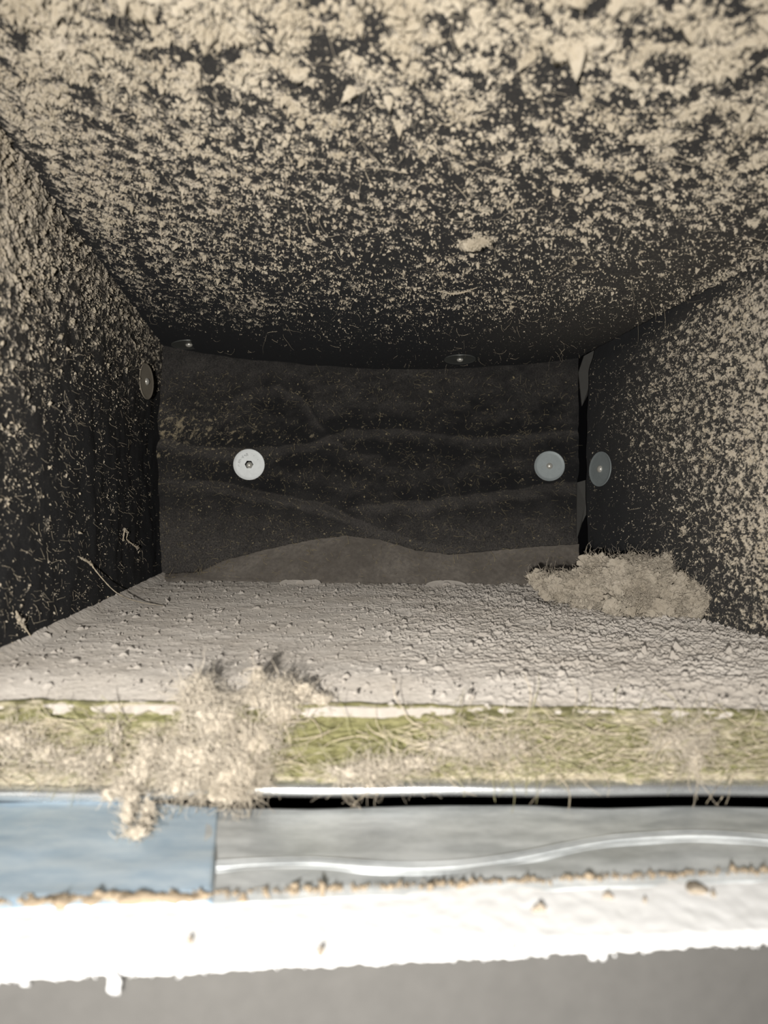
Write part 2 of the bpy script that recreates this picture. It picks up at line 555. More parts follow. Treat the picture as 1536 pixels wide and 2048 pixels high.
def side_wall(name, side, dens_fn, seed, nu, nv, y1, fine):
    s_ = 0.0 if side < 0 else 1.0
    Yr = depth_rows(0.245, y1, nu, 0.6)
    W, Yg = np.meshgrid(np.linspace(0, 1, nv), Yr)
    z0 = floor_base(s_, Yg) - 0.004
    z1 = ceil_base(s_, Yg) + 0.003
    Zg = z0 + W * (z1 - z0)
    bx = xl(Yg) if side < 0 else xr(Yg)
    bulge = 0.004 * np.sin(W * math.pi) * np.sin((Yg - 0.25) * 9) + 0.0012 * fbm(Yg * 30, Zg * 30, seed + 9, 2)
    if side > 0:
        bulge = bulge + 0.004 * sstep(0.9, 1.0, W)          # gap behind the overhanging ceiling sheet
    Xb = bx + bulge
    cn = clump_noise(Yg * 1000 * 0.8, Zg * 1000, seed, fine)
    den = dens_fn(W, Yg)
    amt = 0.5 + (cn - (0.48 - den) * 1.7) * 0.9
    h = np.clip(amt - 0.35, 0, 2) * 2.0 / 1000
    Xg = Xb - side * h
    film = np.clip(0.02 + 0.5 * den, 0, 0.4)
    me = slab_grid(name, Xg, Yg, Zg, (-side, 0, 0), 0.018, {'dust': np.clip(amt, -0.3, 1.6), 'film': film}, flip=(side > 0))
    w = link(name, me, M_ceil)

    def at(wv, Yv):
        a0 = floor_base(s_, Yv) - 0.004; a1 = ceil_base(s_, Yv) + 0.003
        z = a0 + wv * (a1 - a0)
        x = (xl(Yv) if side < 0 else xr(Yv)) + 0.004 * np.sin(wv * math.pi) * np.sin((Yv - 0.25) * 9)
        if side > 0: x = x + 0.004 * sstep(0.9, 1.0, wv)
        c = clump_noise(Yv * 1000 * 0.8, z * 1000, seed, fine)
        am = 0.5 + (c - (0.48 - dens_fn(wv, Yv)) * 1.7) * 0.9
        return np.stack([x - side * np.clip(am - 0.35, 0, 2) * 2.0 / 1000, Yv, z], -1), am
    return w, at


wall_left, left_at = side_wall('wall_left', -1, left_density, 300, 430, 330, 0.775, 1.0)
tag(wall_left, 'dark duct liner wall with dust flocs thick near the top', kind='structure')
wall_right, right_at = side_wall('wall_right', 1, right_density, 400, 400, 330, 0.735, 1.5)
tag(wall_right, 'dark duct liner wall mottled all over with tan dust', kind='structure')

for wobj, at, side, seed, nn, cap in ((wall_left, left_at, -1, 51, 60000, 14000), (wall_right, right_at, 1, 52, 60000, 17000)):
    r = np.random.default_rng(seed)
    Yc = 1 / r.uniform(1 / (0.765 if side < 0 else 0.73), 1 / 0.33, nn); wv = r.uniform(0.01, 0.985, nn)
    p, am = at(wv, Yc)
    keep = (r.uniform(0, 1, nn) < np.clip(am * 0.6, 0.05, 0.9)) & in_view(p, 60)
    p = p[keep][:cap]; am = am[keep][:cap]
    sz = r.lognormal(-7.65, 0.42, len(p)) * (0.5 + 0.75 * np.clip(am, 0, 1.2))
    o = link('dust_flocs', flecks('dust_flocs', p, sz, (-side * 0.5, -0.1, -0.6), r, 0.5, 1.6), M_fleck, wobj)
    tag(o, kind='stuff')
    n = 1300
    Yc = 1 / r.uniform(1 / 0.73, 1 / 0.34, n); wv = r.uniform(0.02, 0.97, n)
    p, am = at(wv, Yc)
    p = p[in_view(p, 40)]
    wall_fibres('hair_fibres', wobj, M_fibre, p, np.array([-side * 0.3, 0, -0.8]) + r.normal(0, 0.4, (len(p), 3)), seed + 7, 0.002, 0.010, 0.00009, 5, 0.28)

# ------------------------------------------------------------------ back wall
def back_y(X, Z):
    """pillowed liner pinned by two washers, with creases running between them"""
    px = 768 + F * X / YB; py = 1024 - F * Z / YB
    y = YB + 0 * px
    folds = (((330, 878), (430, 896), (560, 892), (640, 880), (700, 856), (800, 860), (960, 872), (1160, 862), 0.011, 300, 760, 0.45),
             ((300, 958), (440, 962), (540, 984), (640, 1004), (740, 1046), (850, 1086), (960, 1105), (1160, 1120), 0.013, 440, 900, 0.0),
             ((300, 1010), (560, 1012), (720, 1012), (850, 1000), (950, 986), (1060, 972), (1120, 966), (1160, 962), 0.010, 1010, 700, 0.0),
             ((300, 800), (430, 790), (560, 770), (610, 800), (640, 850), (700, 900), (960, 960), (1160, 990), 0.006, 560, 720, 0.0))
    for q in folds:
        pts = np.array(q[:8]); amp, pa, pb, rest = q[8:]
        d = py - np.interp(px, pts[:, 0], pts[:, 1]) - 5 * fbm(px / 60, py / 60, 33, 2)
        if pa < pb: g = rest + (1 - rest) * sstep(pb + 120, pb - 60, px) * sstep(pa - 140, pa + 40, px)
        else: g = sstep(pb - 120, pb + 80, px)
        g = g * amp * (0.8 + 0.5 * fbm(px / 110, py / 300, 34, 2))
        y = y + g * (0.75 * np.exp(-(d / 8) ** 2) - 0.9 * np.exp(-((d - 26) / 20) ** 2) - 0.6 * np.exp(-((d + 30) / 26) ** 2))
    for wx in (498, 1099):
        y = y + 0.004 * np.exp(-(((px - wx) / 55) ** 2 + ((py - 930) / 50) ** 2))
    y = y + 0.0050 * fbm(X * 24, Z * 24, 71, 3) + 0.0006 * fbm(X * 160, Z * 160, 72, 2)
    return y, px, py


nu, nv = 330, 200
x0, x1 = P(312, 0, YB)[0], P(1156, 0, YB)[0]
U, V = np.meshgrid(np.linspace(x0, x1, nu), np.linspace(-0.085, 0.180, nv))
Yb, bpx, bpy_ = back_y(U, V)
cn = clump_noise(U * 1000, V * 1000, 500)
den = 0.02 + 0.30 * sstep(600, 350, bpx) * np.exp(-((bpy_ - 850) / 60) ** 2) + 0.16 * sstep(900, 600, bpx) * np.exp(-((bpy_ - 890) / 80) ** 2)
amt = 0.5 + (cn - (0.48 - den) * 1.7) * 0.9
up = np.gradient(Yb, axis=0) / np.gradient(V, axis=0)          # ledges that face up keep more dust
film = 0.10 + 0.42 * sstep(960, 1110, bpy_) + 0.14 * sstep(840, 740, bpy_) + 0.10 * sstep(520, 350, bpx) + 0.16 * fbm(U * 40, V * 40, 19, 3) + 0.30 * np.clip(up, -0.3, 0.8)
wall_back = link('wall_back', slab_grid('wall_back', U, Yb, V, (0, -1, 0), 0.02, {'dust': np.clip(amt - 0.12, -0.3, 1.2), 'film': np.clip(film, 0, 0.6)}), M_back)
tag(wall_back, 'creased black duct liner end wall pinned by two washers', kind='structure')
r = np.random.default_rng(61)
n = 2300
bx_ = r.uniform(x0 + 0.003, x1 - 0.003, n); bz_ = r.uniform(-0.055, 0.140, n)
by_, _, _ = back_y(bx_, bz_)
p = np.stack([bx_, by_ - 0.0008, bz_], -1)
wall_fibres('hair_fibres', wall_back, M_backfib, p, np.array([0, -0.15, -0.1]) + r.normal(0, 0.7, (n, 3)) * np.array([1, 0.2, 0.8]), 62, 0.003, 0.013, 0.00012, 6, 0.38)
n = 2600
bx_ = x0 + (x1 - x0) * r.beta(0.8, 1.3, n); bz_ = r.uniform(-0.055, 0.140, n)
by_, _, _ = back_y(bx_, bz_)
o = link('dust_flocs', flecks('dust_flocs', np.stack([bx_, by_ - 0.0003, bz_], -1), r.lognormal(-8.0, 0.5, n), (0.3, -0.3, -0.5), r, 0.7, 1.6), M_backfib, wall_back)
tag(o, kind='stuff')

# drifted dust lying against the foot of the back wall
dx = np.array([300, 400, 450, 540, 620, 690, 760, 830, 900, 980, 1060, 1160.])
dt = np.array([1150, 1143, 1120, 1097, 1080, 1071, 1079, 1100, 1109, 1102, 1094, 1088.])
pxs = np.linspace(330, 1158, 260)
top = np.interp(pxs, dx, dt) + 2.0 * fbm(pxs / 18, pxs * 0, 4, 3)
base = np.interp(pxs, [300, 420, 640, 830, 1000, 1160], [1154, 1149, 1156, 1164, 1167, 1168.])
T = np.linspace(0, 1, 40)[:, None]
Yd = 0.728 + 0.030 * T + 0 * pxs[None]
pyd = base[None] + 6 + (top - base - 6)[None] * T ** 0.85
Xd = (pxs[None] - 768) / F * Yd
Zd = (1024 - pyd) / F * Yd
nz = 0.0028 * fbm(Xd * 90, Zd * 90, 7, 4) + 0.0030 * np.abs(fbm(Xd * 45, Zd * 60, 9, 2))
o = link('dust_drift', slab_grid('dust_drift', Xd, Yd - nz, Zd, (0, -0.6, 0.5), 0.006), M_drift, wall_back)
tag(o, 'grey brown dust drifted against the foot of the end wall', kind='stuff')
r = np.random.default_rng(64)
n = 260
q = r.integers(0, Xd.size, n)
p = np.stack([Xd.ravel()[q], Yd.ravel()[q] - 0.002, Zd.ravel()[q]], -1)
wall_fibres('drift_fibres', wall_back, M_backfib, p, r.normal(0, 0.7, (n, 3)) * np.array([1, 0.2, 0.8]), 65, 0.004, 0.015, 0.0002, 6, 0.4)


def poly_slab(name, pts, th, mat, parent, bulge=0.0):
    """a thin bent sheet through the given 3-D outline, with thickness"""
    pts = np.asarray(pts, float)
    c = pts.mean(0) - np.array([0, bulge, 0])
    bm = bmesh.new()
    vf = [bm.verts.new(q) for q in pts]; cf = bm.verts.new(c)
    vb = [bm.verts.new(q + np.array([0, th, 0])) for q in pts]; cb = bm.verts.new(c + np.array([0, th, 0]))
    m = len(pts)
    for i in range(m):
        j = (i + 1) % m
        bm.faces.new((vf[i], vf[j], cf)); bm.faces.new((vb[j], vb[i], cb)); bm.faces.new((vf[j], vf[i], vb[i], vb[j]))
    bmesh.ops.recalc_face_normals(bm, faces=bm.faces)
    me = bpy.data.meshes.new(name); bm.to_mesh(me); bm.free()
    return link(name, me, mat, parent, smooth=False)


# folded flaps of bare liner in the far right corner, and a black panel painting the gap's shade
poly_slab('liner_flap', [P(1157, 745, .752), P(1168, 712, .748), P(1200, 694, .742), P(1246, 676, .730), P(1215, 742, .722), P(1186, 770, .735), P(1164, 812, .750)], 0.002, M_flap, wall_right, 0.002)
poly_slab('liner_flap', [P(1154, 965, .752), P(1172, 960, .745), P(1196, 972, .735), P(1182, 1010, .738), P(1164, 1046, .745), P(1153, 1082, .752)], 0.002, M_flap, wall_right, 0.002)


def box_mesh(name, x0, x1, y0, y1, z0, z1):
    v = np.array([[x, y, z] for x in (x0, x1) for y in (y0, y1) for z in (z0, z1)], float)
    f = np.array([[0, 1, 3, 2], [4, 6, 7, 5], [0, 4, 5, 1], [2, 3, 7, 6], [0, 2, 6, 4], [1, 5, 7, 3]])
    return np_mesh(name, v, f)


o = link('gap_shade_panel', box_mesh('gap_shade_panel', -0.26, 0.26, 0.792, 0.80, -0.12, 0.22), M_black, wall_back, smooth=False)

# ------------------------------------------------------------------ cut edge of the floor insulation
r = np.random.default_rng(81)
nu, nv = 520, 90
U, V = np.meshgrid(np.linspace(-0.182, 0.238, nu), np.linspace(0, 1, nv))
zb = -0.1050
zt = floor_base((U - xl(0.3)) / 0.415, 0.3) - 0.0028
Zi = zt + (zb - zt) * V
ipx = 768 + F * U / 0.30
rel = 0.0050 * fbm(U * 50, Zi * 160, 13, 4) + 0.0022 * fbm(U * 150, Zi * 700, 15, 3)
Yi = 0.2962 + rel + 0.004 * sstep(0.12, 0.0, V) + 0.009 * np.exp(-((ipx - 700) / 110) ** 2 - ((V - 0.42) / 0.28) ** 2)
dn = 0.62 * fbm(U * 70, Zi * 260, 23, 4) + 0.35 * fbm(U * 260, Zi * 600, 29, 2)
dd = 0.42 + dn + 0.30 * sstep(330, 150, ipx) * sstep(0.2, 0.6, V) - 1.1 * np.exp(-((ipx - 700) / 130) ** 2 - ((V - 0.35) / 0.3) ** 2) + 0.35 * sstep(0.75, 1.0, V) + 0.1 * sstep(1000, 1400, ipx)


def fibreglass():
    m, t, b, N, L = nt('yellow_fibreglass')
    tc = N('ShaderNodeTexCoord').outputs['Object']
    mp = N('ShaderNodeMapping'); mp.inputs['Scale'].default_value = (0.25, 1, 1.2)
    L(tc, mp.inputs['Vector'])
    n1 = noise_node(t, 420, 5, 0.65, mp.outputs['Vector'])
    n2 = noise_node(t, 70, 3, 0.6, mp.outputs['Vector'])
    at = N('ShaderNodeAttribute'); at.attribute_name = 'dust'
    c = mix_col(t, ramp(t, n1, 0.3, 0.7), (0.105, 0.099, 0.036, 1), (0.31, 0.285, 0.15, 1))
    c = mix_col(t, ramp(t, n2, 0.3, 0.7), c, (0.21, 0.205, 0.09, 1))
    s = math_node(t, 'ADD', at.outputs['Fac'], math_node(t, 'MULTIPLY', math_node(t, 'SUBTRACT', n1, 0.5), 0.9))
    c = mix_col(t, ramp(t, s, 0.30, 0.75), c, (0.44, 0.39, 0.29, 1))
    L(c, b.inputs['Base Color'])
    b.inputs['Roughness'].default_value = 0.8
    b.inputs['Specular IOR Level'].default_value = 0.3
    bump(t, b, n1, 0.0014, 1.0)
    return m


M_glass = fibreglass()
edge = link('insulation_edge', slab_grid('insulation_edge', U, Yi, Zi, (0, -1, 0), 0.004, {'dust': dd}, flip=True), M_glass, floor)
tag(edge, 'cut yellow fibreglass edge of the floor liner', kind='stuff')
n = 1500
fx = r.uniform(-0.165, 0.165, n); fz = r.uniform(-0.1000, -0.0790, n)
hol = (np.abs(fx - P(700, 0, 0.30)[0]) < 0.026) & (fz > -0.0985) & (r.uniform(0, 1, n) < 0.85)   # a clean hollow
fx = np.where(hol, fx + 0.07, fx)
p = np.stack([fx, 0.2935 + r.normal(0, 0.0012, n), fz], -1)
d = np.stack([r.choice([-1, 1], n) * r.uniform(0.5, 1, n), r.normal(-0.15, 0.2, n), r.normal(0, 0.22, n)], -1)
L_ = r.uniform(0.004, 0.022, n)
half = n // 2
for nm, sl, mt in (('glass_fibres', slice(0, half), simple('yellow_glass_fibre', (0.36, 0.335, 0.19), 0.5, 0, 0.5)), ('dusty_fibres', slice(half, n), M_fibre)):
    m_ = len(p[sl])
    o = link(nm, tubes(nm, curly(p[sl], d[sl], L_[sl], 7, r, 0.25), fibre_rad(m_, 7, 0.00020, r)), mt, edge)
    tag(o, kind='stuff')

# ------------------------------------------------------------------ sheet metal collar: hemmed rim, floor sheets, side sheets
collar = empty('duct_collar', (0, 0.27, -0.1125))
tag(collar, 'galvanised sheet metal duct collar below the cut insulation edge', 'duct collar')


def child(name, me, mat, parent, smooth=True):
    """parts carry world coordinates; keep them there under an offset parent"""
    o = link(name, me, mat, parent, smooth)
    o.matrix_parent_inverse = Matrix.Translation(-Vector(parent.location))
    return o


def extrude_profile(name, xs, prof_fn, th=0.0006):
    """prof_fn(x) -> (k, 2) array of (Y, Z); swept along X as a sheet"""
    rows = np.stack([np.concatenate([np.full((len(prof_fn(x)), 1), x), prof_fn(x)], 1) for x in xs])
    n_, k, _ = rows.shape
    return np_mesh(name, rows.reshape(-1, 3), grid_faces(k, n_))


def lift(x):
    px = 768 + F * x / 0.293
    return 0.0002 - 0.0022 * (1 - sstep(280, 420, px)) + 0.0001 * sstep(1300, 1536, px)


def rim_profile(x):
    l = lift(x) + 0.00025 * math.sin(x * 70)
    base = [(0.335, -0.1030), (0.302, -0.1033)]
    arc = []
    for k in range(9):
        a = math.pi / 2 + k / 8 * math.pi * 0.95
        arc.append((0.2955 + 0.0036 * math.cos(a), -0.1064 + 0.0030 * math.sin(a)))
    back = [(0.2975, -0.1096), (0.335, -0.1100)]
    q = np.array(base + arc + back)
    q[:, 1] += l
    return q


xs = np.linspace(-0.182, 0.238, 180)
child('hemmed_rim', extrude_profile('hemmed_rim', xs, rim_profile), M_rim, collar)

GZ = -0.1135                                  # top of the gypsum edge


def yf(x): return 0.1988 + 0.084 * x          # face of the wall
def ybk(x): return yf(x) + 0.0305             # back of the wall board


def slot_edge(x):
    px = 768 + F * x / 0.291
    return 0.2912 + 0.0020 * (1 - sstep(280, 420, px)) + 0.0003 * math.sin(x * 40)


def sheet(name, xa, xb, nx, ny, mat, dz=0.0, seed=1):
    X, T = np.meshgrid(np.linspace(xa, xb, nx), np.linspace(0, 1, ny))
    k = np.linspace(0, 1, nx)[None] if name == 'overlapping_sheet' else np.linspace(1, 0, nx)[None]
    X = X + k ** 6 * (T - 0.5) * 0.06 * (430 - 768) / F          # the seam between the sheets is cut on the skew
    ya = ybk(X) - 0.004
    yb_ = np.vectorize(slot_edge)(X)
    Y = ya + (yb_ - ya) * T
    Z = -0.1118 + dz + 0.0009 * perlin(X * 22, Y * 26, seed) + 0.0006 * perlin(X * 50, Y * 60, seed + 3) * (1 - T)
    Z = Z - 0.0012 * (1 - sstep(0.0, 0.08, T))
    return child(name, slab_grid(name, X, Y, Z, (0, 0, 1), 0.0008), mat, collar)


xsplit = P(430, 1700, 0.255)[0]
sheet('floor_sheet', xsplit - 0.004, 0.236, 150, 60, M_zinc, 0.0, 5)
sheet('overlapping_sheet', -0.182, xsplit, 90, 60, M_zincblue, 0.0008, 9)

# ridges added to the floor sheet so the flash glints in bands
bp = np.array([(432, 1731), (520, 1724), (620, 1723), (720, 1735), (820, 1737), (940, 1728), (1050, 1712), (1150, 1690), (1230, 1678), (1350, 1673), (1450, 1676), (1600, 1684)], float)
tt = np.linspace(0, 1, 160)
for k, (dy, rr_) in enumerate(((-9, 0.0007), (0, 0.0010), (9, 0.0006))):
    spx = np.interp(tt, np.linspace(0, 1, len(bp)), bp[:, 0]); spy = np.interp(tt, np.linspace(0, 1, len(bp)), bp[:, 1])
    ker = np.ones(13) / 13
    spy = np.convolve(np.pad(spy, 6, 'edge'), ker, 'valid') + dy
    Yc = 0.1116 * F / (spy - 1024)
    Xc = (spx - 768) / F * Yc
    zc = -0.1118 + 0.0009 * perlin(Xc * 22, Yc * 26, 5) + 0.0001
    prof = np.linspace(0, math.pi, 9)
    V_ = np.stack([np.stack([Xc, Yc - 1.5 * rr_ * math.cos(a), zc - 0.0003 + rr_ * math.sin(a)], -1) for a in prof], 1)
    child('glint_ridge', np_mesh('glint_ridge', V_.reshape(-1, 3), grid_faces(9, len(tt))), M_zinc, collar)

# sides and top of the collar, out of frame
for i, bx4 in enumerate(((-0.1840, -0.1832, 0.205, 0.30, -0.110, 0.18), (0.2392, 0.2400, 0.22, 0.30, -0.110, 0.16))):
    o = link('trim_%d' % (i + 1), box_mesh('side_sheet', *bx4), M_zinc, None, False)
    tag(o, 'galvanised metal sheet lining the side of the duct mouth', kind='structure')
# black sheets standing in for the shade in the cavity under the collar
cav = link('cavity_shade', box_mesh('cavity_shade', -0.20, 0.26, 0.24, 0.46, -0.175, -0.174), M_black, floor, smooth=False)
cav2 = link('cavity_shade', box_mesh('cavity_shade', -0.20, 0.26, 0.45, 0.46, -0.175, -0.085), M_black, floor, smooth=False)
cav3 = link('cavity_shade', box_mesh('cavity_shade', -0.20, 0.26, 0.305, 0.46, -0.112, -0.1105), M_black, floor, smooth=False)

# ------------------------------------------------------------------ wall face and its cut gypsum edge
wf = empty('wall_front', (0, 0.195, GZ))
tag(wf, 'grey painted wall face around the duct opening', kind='structure')


def wall_piece(xa, xb, za, zb_, name='painted_face'):
    v = np.array([[x, y, z] for x in (xa, xb) for y in (0, 1) for z in (za, zb_)], float)
    v[:, 1] = np.where(v[:, 1] == 0, yf(v[:, 0]), yf(v[:, 0]) + 0.012)
    f = np.array([[0, 1, 3, 2], [4, 6, 7, 5], [0, 4, 5, 1], [2, 3, 7, 6], [0, 2, 6, 4], [1, 5, 7, 3]])
    return child(name, np_mesh(name, v, f), M_paint, wf, False)


wall_piece(-0.9, 0.9, -0.9, GZ - 0.0012)
wall_piece(-0.9, -0.190, GZ - 0.0012, 0.9)
wall_piece(0.250, 0.9, GZ - 0.0012, 0.9)
wall_piece(-0.190, 0.250, 0.190, 0.9)

X, T = np.meshgrid(np.linspace(-0.19, 0.25, 700), np.linspace(0, 1, 26))
xm = X * 1000
rag_f = 0.0012 * fbm(xm / 9, xm * 0 + 0.4, 91, 4) + 0.0010 * perlin(xm / 2.2, xm * 0 + 5.37, 92)
rag_b = 0.0012 * fbm(xm / 7, xm * 0 + 2.4, 93, 4) - 0.0022 * sstep(0.45, 0.8, perlin(xm / 4.5, xm * 0 + 8.41, 94))
Yw = (yf(X) - 0.0014 - rag_f) * (1 - T) + (ybk(X) + rag_b) * T
Zw = GZ + 0.00025 * fbm(xm / 6, Yw * 1000 / 6, 95, 3) - 0.0010 * sstep(0.08, 0.0, T) + 0.0006 * T
child('gypsum_edge', slab_grid('gypsum_edge', X, Yw, Zw, (0, 0, 1), 0.0012), M_gyp, wf)

# brown torn paper along the back of the gypsum edge, white shreds along its front
r = np.random.default_rng(95)
n = 620
fx = r.uniform(-0.13, 0.15, n)
p = np.stack([fx, ybk(fx) - 0.0008 + r.normal(0, 0.0007, n), GZ + 0.0018 + r.uniform(0, 0.0010, n)], -1)
o = child('torn_paper_fringe', flecks('torn_paper_fringe', p, r.lognormal(-7.6, 0.45, n), (0, 0.5, 0.2), r, 0.7, 1.6), M_paper, wf)
tag(o, kind='stuff')
n = 170
fx = r.uniform(-0.13, 0.15, n)
p = np.stack([fx, yf(fx) - 0.0022, GZ - 0.0010 + r.normal(0, 0.0006, n)], -1)
o = child('white_paper_shreds', flecks('white_paper_shreds', p, r.lognormal(-7.4, 0.4, n), (0.2, -0.2, -0.8), r, 0.6, 1.5), M_gyp, wf)
tag(o, kind='stuff')

# ------------------------------------------------------------------ lint masses
def lint_core(name, blobs, voxel, disp, parent, mat, seed, loc):
    bm = bmesh.new()
    for c, rad in blobs:
        mtx = Matrix.Translation(Vector(np.asarray(c) - np.asarray(loc))) @ Matrix.Diagonal((*rad, 1))
        bmesh.ops.create_icosphere(bm, subdivisions=3, radius=1.0, matrix=mtx)
    me = bpy.data.meshes.new(name); bm.to_mesh(me); bm.free()
    o = link(name, me, mat, parent)
    rm = o.modifiers.new('fuse', 'REMESH'); rm.mode = 'VOXEL'; rm.voxel_size = voxel; rm.use_smooth_shade = True
    for k, (sz, st) in enumerate(disp):
        tx = bpy.data.textures.new(name + '_clouds', 'CLOUDS'); tx.noise_scale = sz; tx.noise_depth = 2
        dm = o.modifiers.new('rough', 'DISPLACE'); dm.texture = tx; dm.strength = st; dm.mid_level = 0.5
        dm.texture_coords = 'GLOBAL'
    return o


def lint_mass(name, label, blobs, nfib, lmin, lmax, frad, seed, voxel=0.0014, disp=((0.008, 0.006), (0.0028, 0.003)), nfl=600, fl=-7.4, dirn=(0, -0.3, 0.2), wander=0.9, droop=0.0, group=None, mat=None, core=0.78):
    rr = np.random.default_rng(seed)
    cs = np.array([b[0] for b in blobs]); rs = np.array([b[1] for b in blobs])
    loc = cs.mean(0); loc[2] = (cs[:, 2] - rs[:, 2]).min()
    t = empty(name, loc)
    tag(t, label, 'lint', group)
    lint_core('matted_core', [(c_, tuple(np.asarray(r_) * core)) for c_, r_ in blobs], voxel, disp, t, mat or M_lint, seed, loc)
    w = np.prod(rs, 1) ** (2 / 3); w /= w.sum()

    def surf(n):
        k = rr.choice(len(blobs), n, p=w)
        u = rr.normal(0, 1, (n, 3)); u[:, 1] = -np.abs(u[:, 1]) * 0.9 + 0.25 * rr.normal(0, 1, n)
        u /= np.linalg.norm(u, axis=1, keepdims=True)
        return cs[k] + u * rs[k] * rr.uniform(0.85, 1.08, (n, 1)), u
    p, u = surf(nfib)
    tang = np.cross(u, rr.normal(0, 1, (nfib, 3)))
    d = u * 0.12 + tang * 1.0 + np.asarray(dirn) * 0.5
    ln = curly(p, d, rr.uniform(lmin, lmax, nfib), 7, rr, wander, droop)
    o = link('tangled_fibres', tubes('tangled_fibres', ln - loc, fibre_rad(nfib, 7, frad, rr)), mat or M_lint, t)
    tag(o, kind='stuff')
    if nfl:
        p, u = surf(nfl)
        o = link('fuzz', flecks('fuzz', p - loc, rr.lognormal(fl, 0.4, nfl), (0, -0.2, 0.6), rr, 0.9, 1.5), mat or M_lint, t)
        tag(o, kind='stuff')
    return t


def B(px, py, Y, rx, ry, rz):
    """a blob whose half sizes rx, rz are given in photo pixels at its depth, ry in metres"""
    return (P(px, py, Y), (rx * Y / F, ry, rz * Y / F))


# the big clump by the right wall
clump = [B(1092, 1160, .580, 30, .012, 16), B(1125, 1172, .575, 42, .016, 26), B(1175, 1175, .565, 46, .020, 42),
         B(1205, 1150, .575, 32, .016, 36), B(1240, 1165, .558, 48, .022, 52), B(1285, 1165, .552, 44, .022, 48),
         B(1315, 1150, .556, 26, .014, 32), B(1335, 1185, .540, 48, .022, 42), B(1385, 1200, .528, 32, .016, 34),
         B(1290, 1212, .535, 80, .016, 22), B(1178, 1122, .575, 7, .005, 14), B(1265, 1118, .565, 14, .008, 12), B(1330, 1124, .555, 10, .006, 14),
         B(1068, 1158, .590, 10, .006, 8)]
lint_mass('lint_clump', 'large fuzzy clump of tan lint on the dusty floor by the right wall', clump, 4200, 0.004, 0.015, 0.00016, 101, voxel=0.0009, nfl=8000, fl=-7.9, wander=1.0, disp=((0.016, 0.012), (0.006, 0.012), (0.0026, 0.009)), core=0.90)

# the ragged lint lying over the cut insulation edge at the left
tuftA = [B(400, 1400, .300, 40, .006, 34), B(398, 1366, .303, 20, .004, 18), B(430, 1450, .293, 70, .006, 48), B(400, 1520, .288, 78, .006, 52),
         B(470, 1540, .287, 70, .006, 44), B(510, 1480, .290, 52, .005, 34), B(360, 1560, .287, 46, .005, 30), B(330, 1500, .290, 30, .005, 30), B(455, 1585, .285, 62, .004, 16)]
lint_mass('lint_tuft', 'ragged tan lint mat draped over the yellow insulation edge', tuftA, 2000, 0.004, 0.015, 0.00013, 102, voxel=0.0009, nfl=1800, fl=-8.1, dirn=(0.1, -0.2, -0.3), droop=0.05, disp=((0.010, 0.007), (0.004, 0.006), (0.0018, 0.005)), core=0.62, mat=M_pale)
tuftB = [B(530, 1395, .305, 46, .006, 22), B(518, 1352, .306, 13, .003, 18), B(560, 1375, .306, 22, .004, 20), B(600, 1385, .306, 30, .005, 22), B(560, 1425, .298, 40, .005, 34), B(480, 1405, .304, 40, .005, 16), B(640, 1400, .305, 24, .004, 12)]
lint_mass('lint_tuft', 'peaked lint ridge standing on the front lip of the dusty floor', tuftB, 900, 0.003, 0.011, 0.00013, 103, voxel=0.0009, nfl=600, fl=-7.8, disp=((0.010, 0.006), (0.004, 0.005), (0.0018, 0.005)), core=0.66, mat=M_pale)
hang = [B(300, 1495, .286, 20, .004, 24), B(280, 1535, .284, 28, .004, 30), B(250, 1570, .283, 24, .004, 20), B(222, 1588, .283, 18, .003, 12), B(262, 1600, .281, 20, .004, 28),
        B(258, 1632, .274, 11, .003, 24), B(297, 1622, .275, 14, .003, 26), B(291, 1648, .268, 13, .003, 18), B(272, 1664, .261, 24, .003, 14)]
lint_mass('hanging_lint', 'pale lint strand hanging down over the bluish metal sheet', hang, 600, 0.002, 0.008, 0.00013, 104, voxel=0.0007, nfl=420, fl=-7.9, dirn=(0, -0.1, -0.4), droop=0.05, disp=((0.006, 0.0025), (0.002, 0.003)), mat=M_pale)
fluffs = [
    ('lint_tuft', 'tan lint fluff on the insulation edge at the far left of the frame', [B(20, 1480, .292, 60, .004, 34), B(90, 1510, .291, 46, .004, 26), B(-40, 1500, .292, 60, .004, 40), B(140, 1525, .290, 36, .003, 18)], 105, 500),
    ('lint_tuft', 'small tan lint tuft between the left fluff and the hanging strand', [B(205, 1510, .291, 26, .003, 14), B(180, 1535, .290, 24, .003, 14), B(235, 1470, .292, 10, .002, 18)], 106, 260),
    ('lint_tuft', 'oval pale lint puff on the insulation right of the clean yellow patch', [B(915, 1492, .292, 46, .004, 18), B(960, 1500, .292, 28, .003, 12), B(1020, 1490, .292, 30, .003, 12)], 107, 420),
    ('lint_tuft', 'pale lint puff with trailing hairs at the right end of the insulation', [B(1345, 1478, .293, 46, .004, 18), B(1400, 1460, .294, 24, .003, 14), B(1388, 1520, .291, 14, .003, 24)], 108, 420),
    ('lint_tuft', 'thin lint wisp lying along the metal rim below the clean yellow patch', [B(760, 1535, .290, 60, .003, 12), B(700, 1545, .290, 40, .003, 10), B(830, 1525, .291, 40, .003, 10), B(738, 1560, .288, 9, .002, 16)], 109, 360),
]
for nm, lb, bl, sd, nf in fluffs:
    lint_mass(nm, lb, bl, nf, 0.005, 0.018, 0.00013, sd, voxel=0.0008, nfl=320, fl=-7.9, dirn=(0, -0.1, -0.1), core=0.5, disp=((0.008, 0.005), (0.003, 0.005)), group='lint on the insulation edge', mat=M_pale)

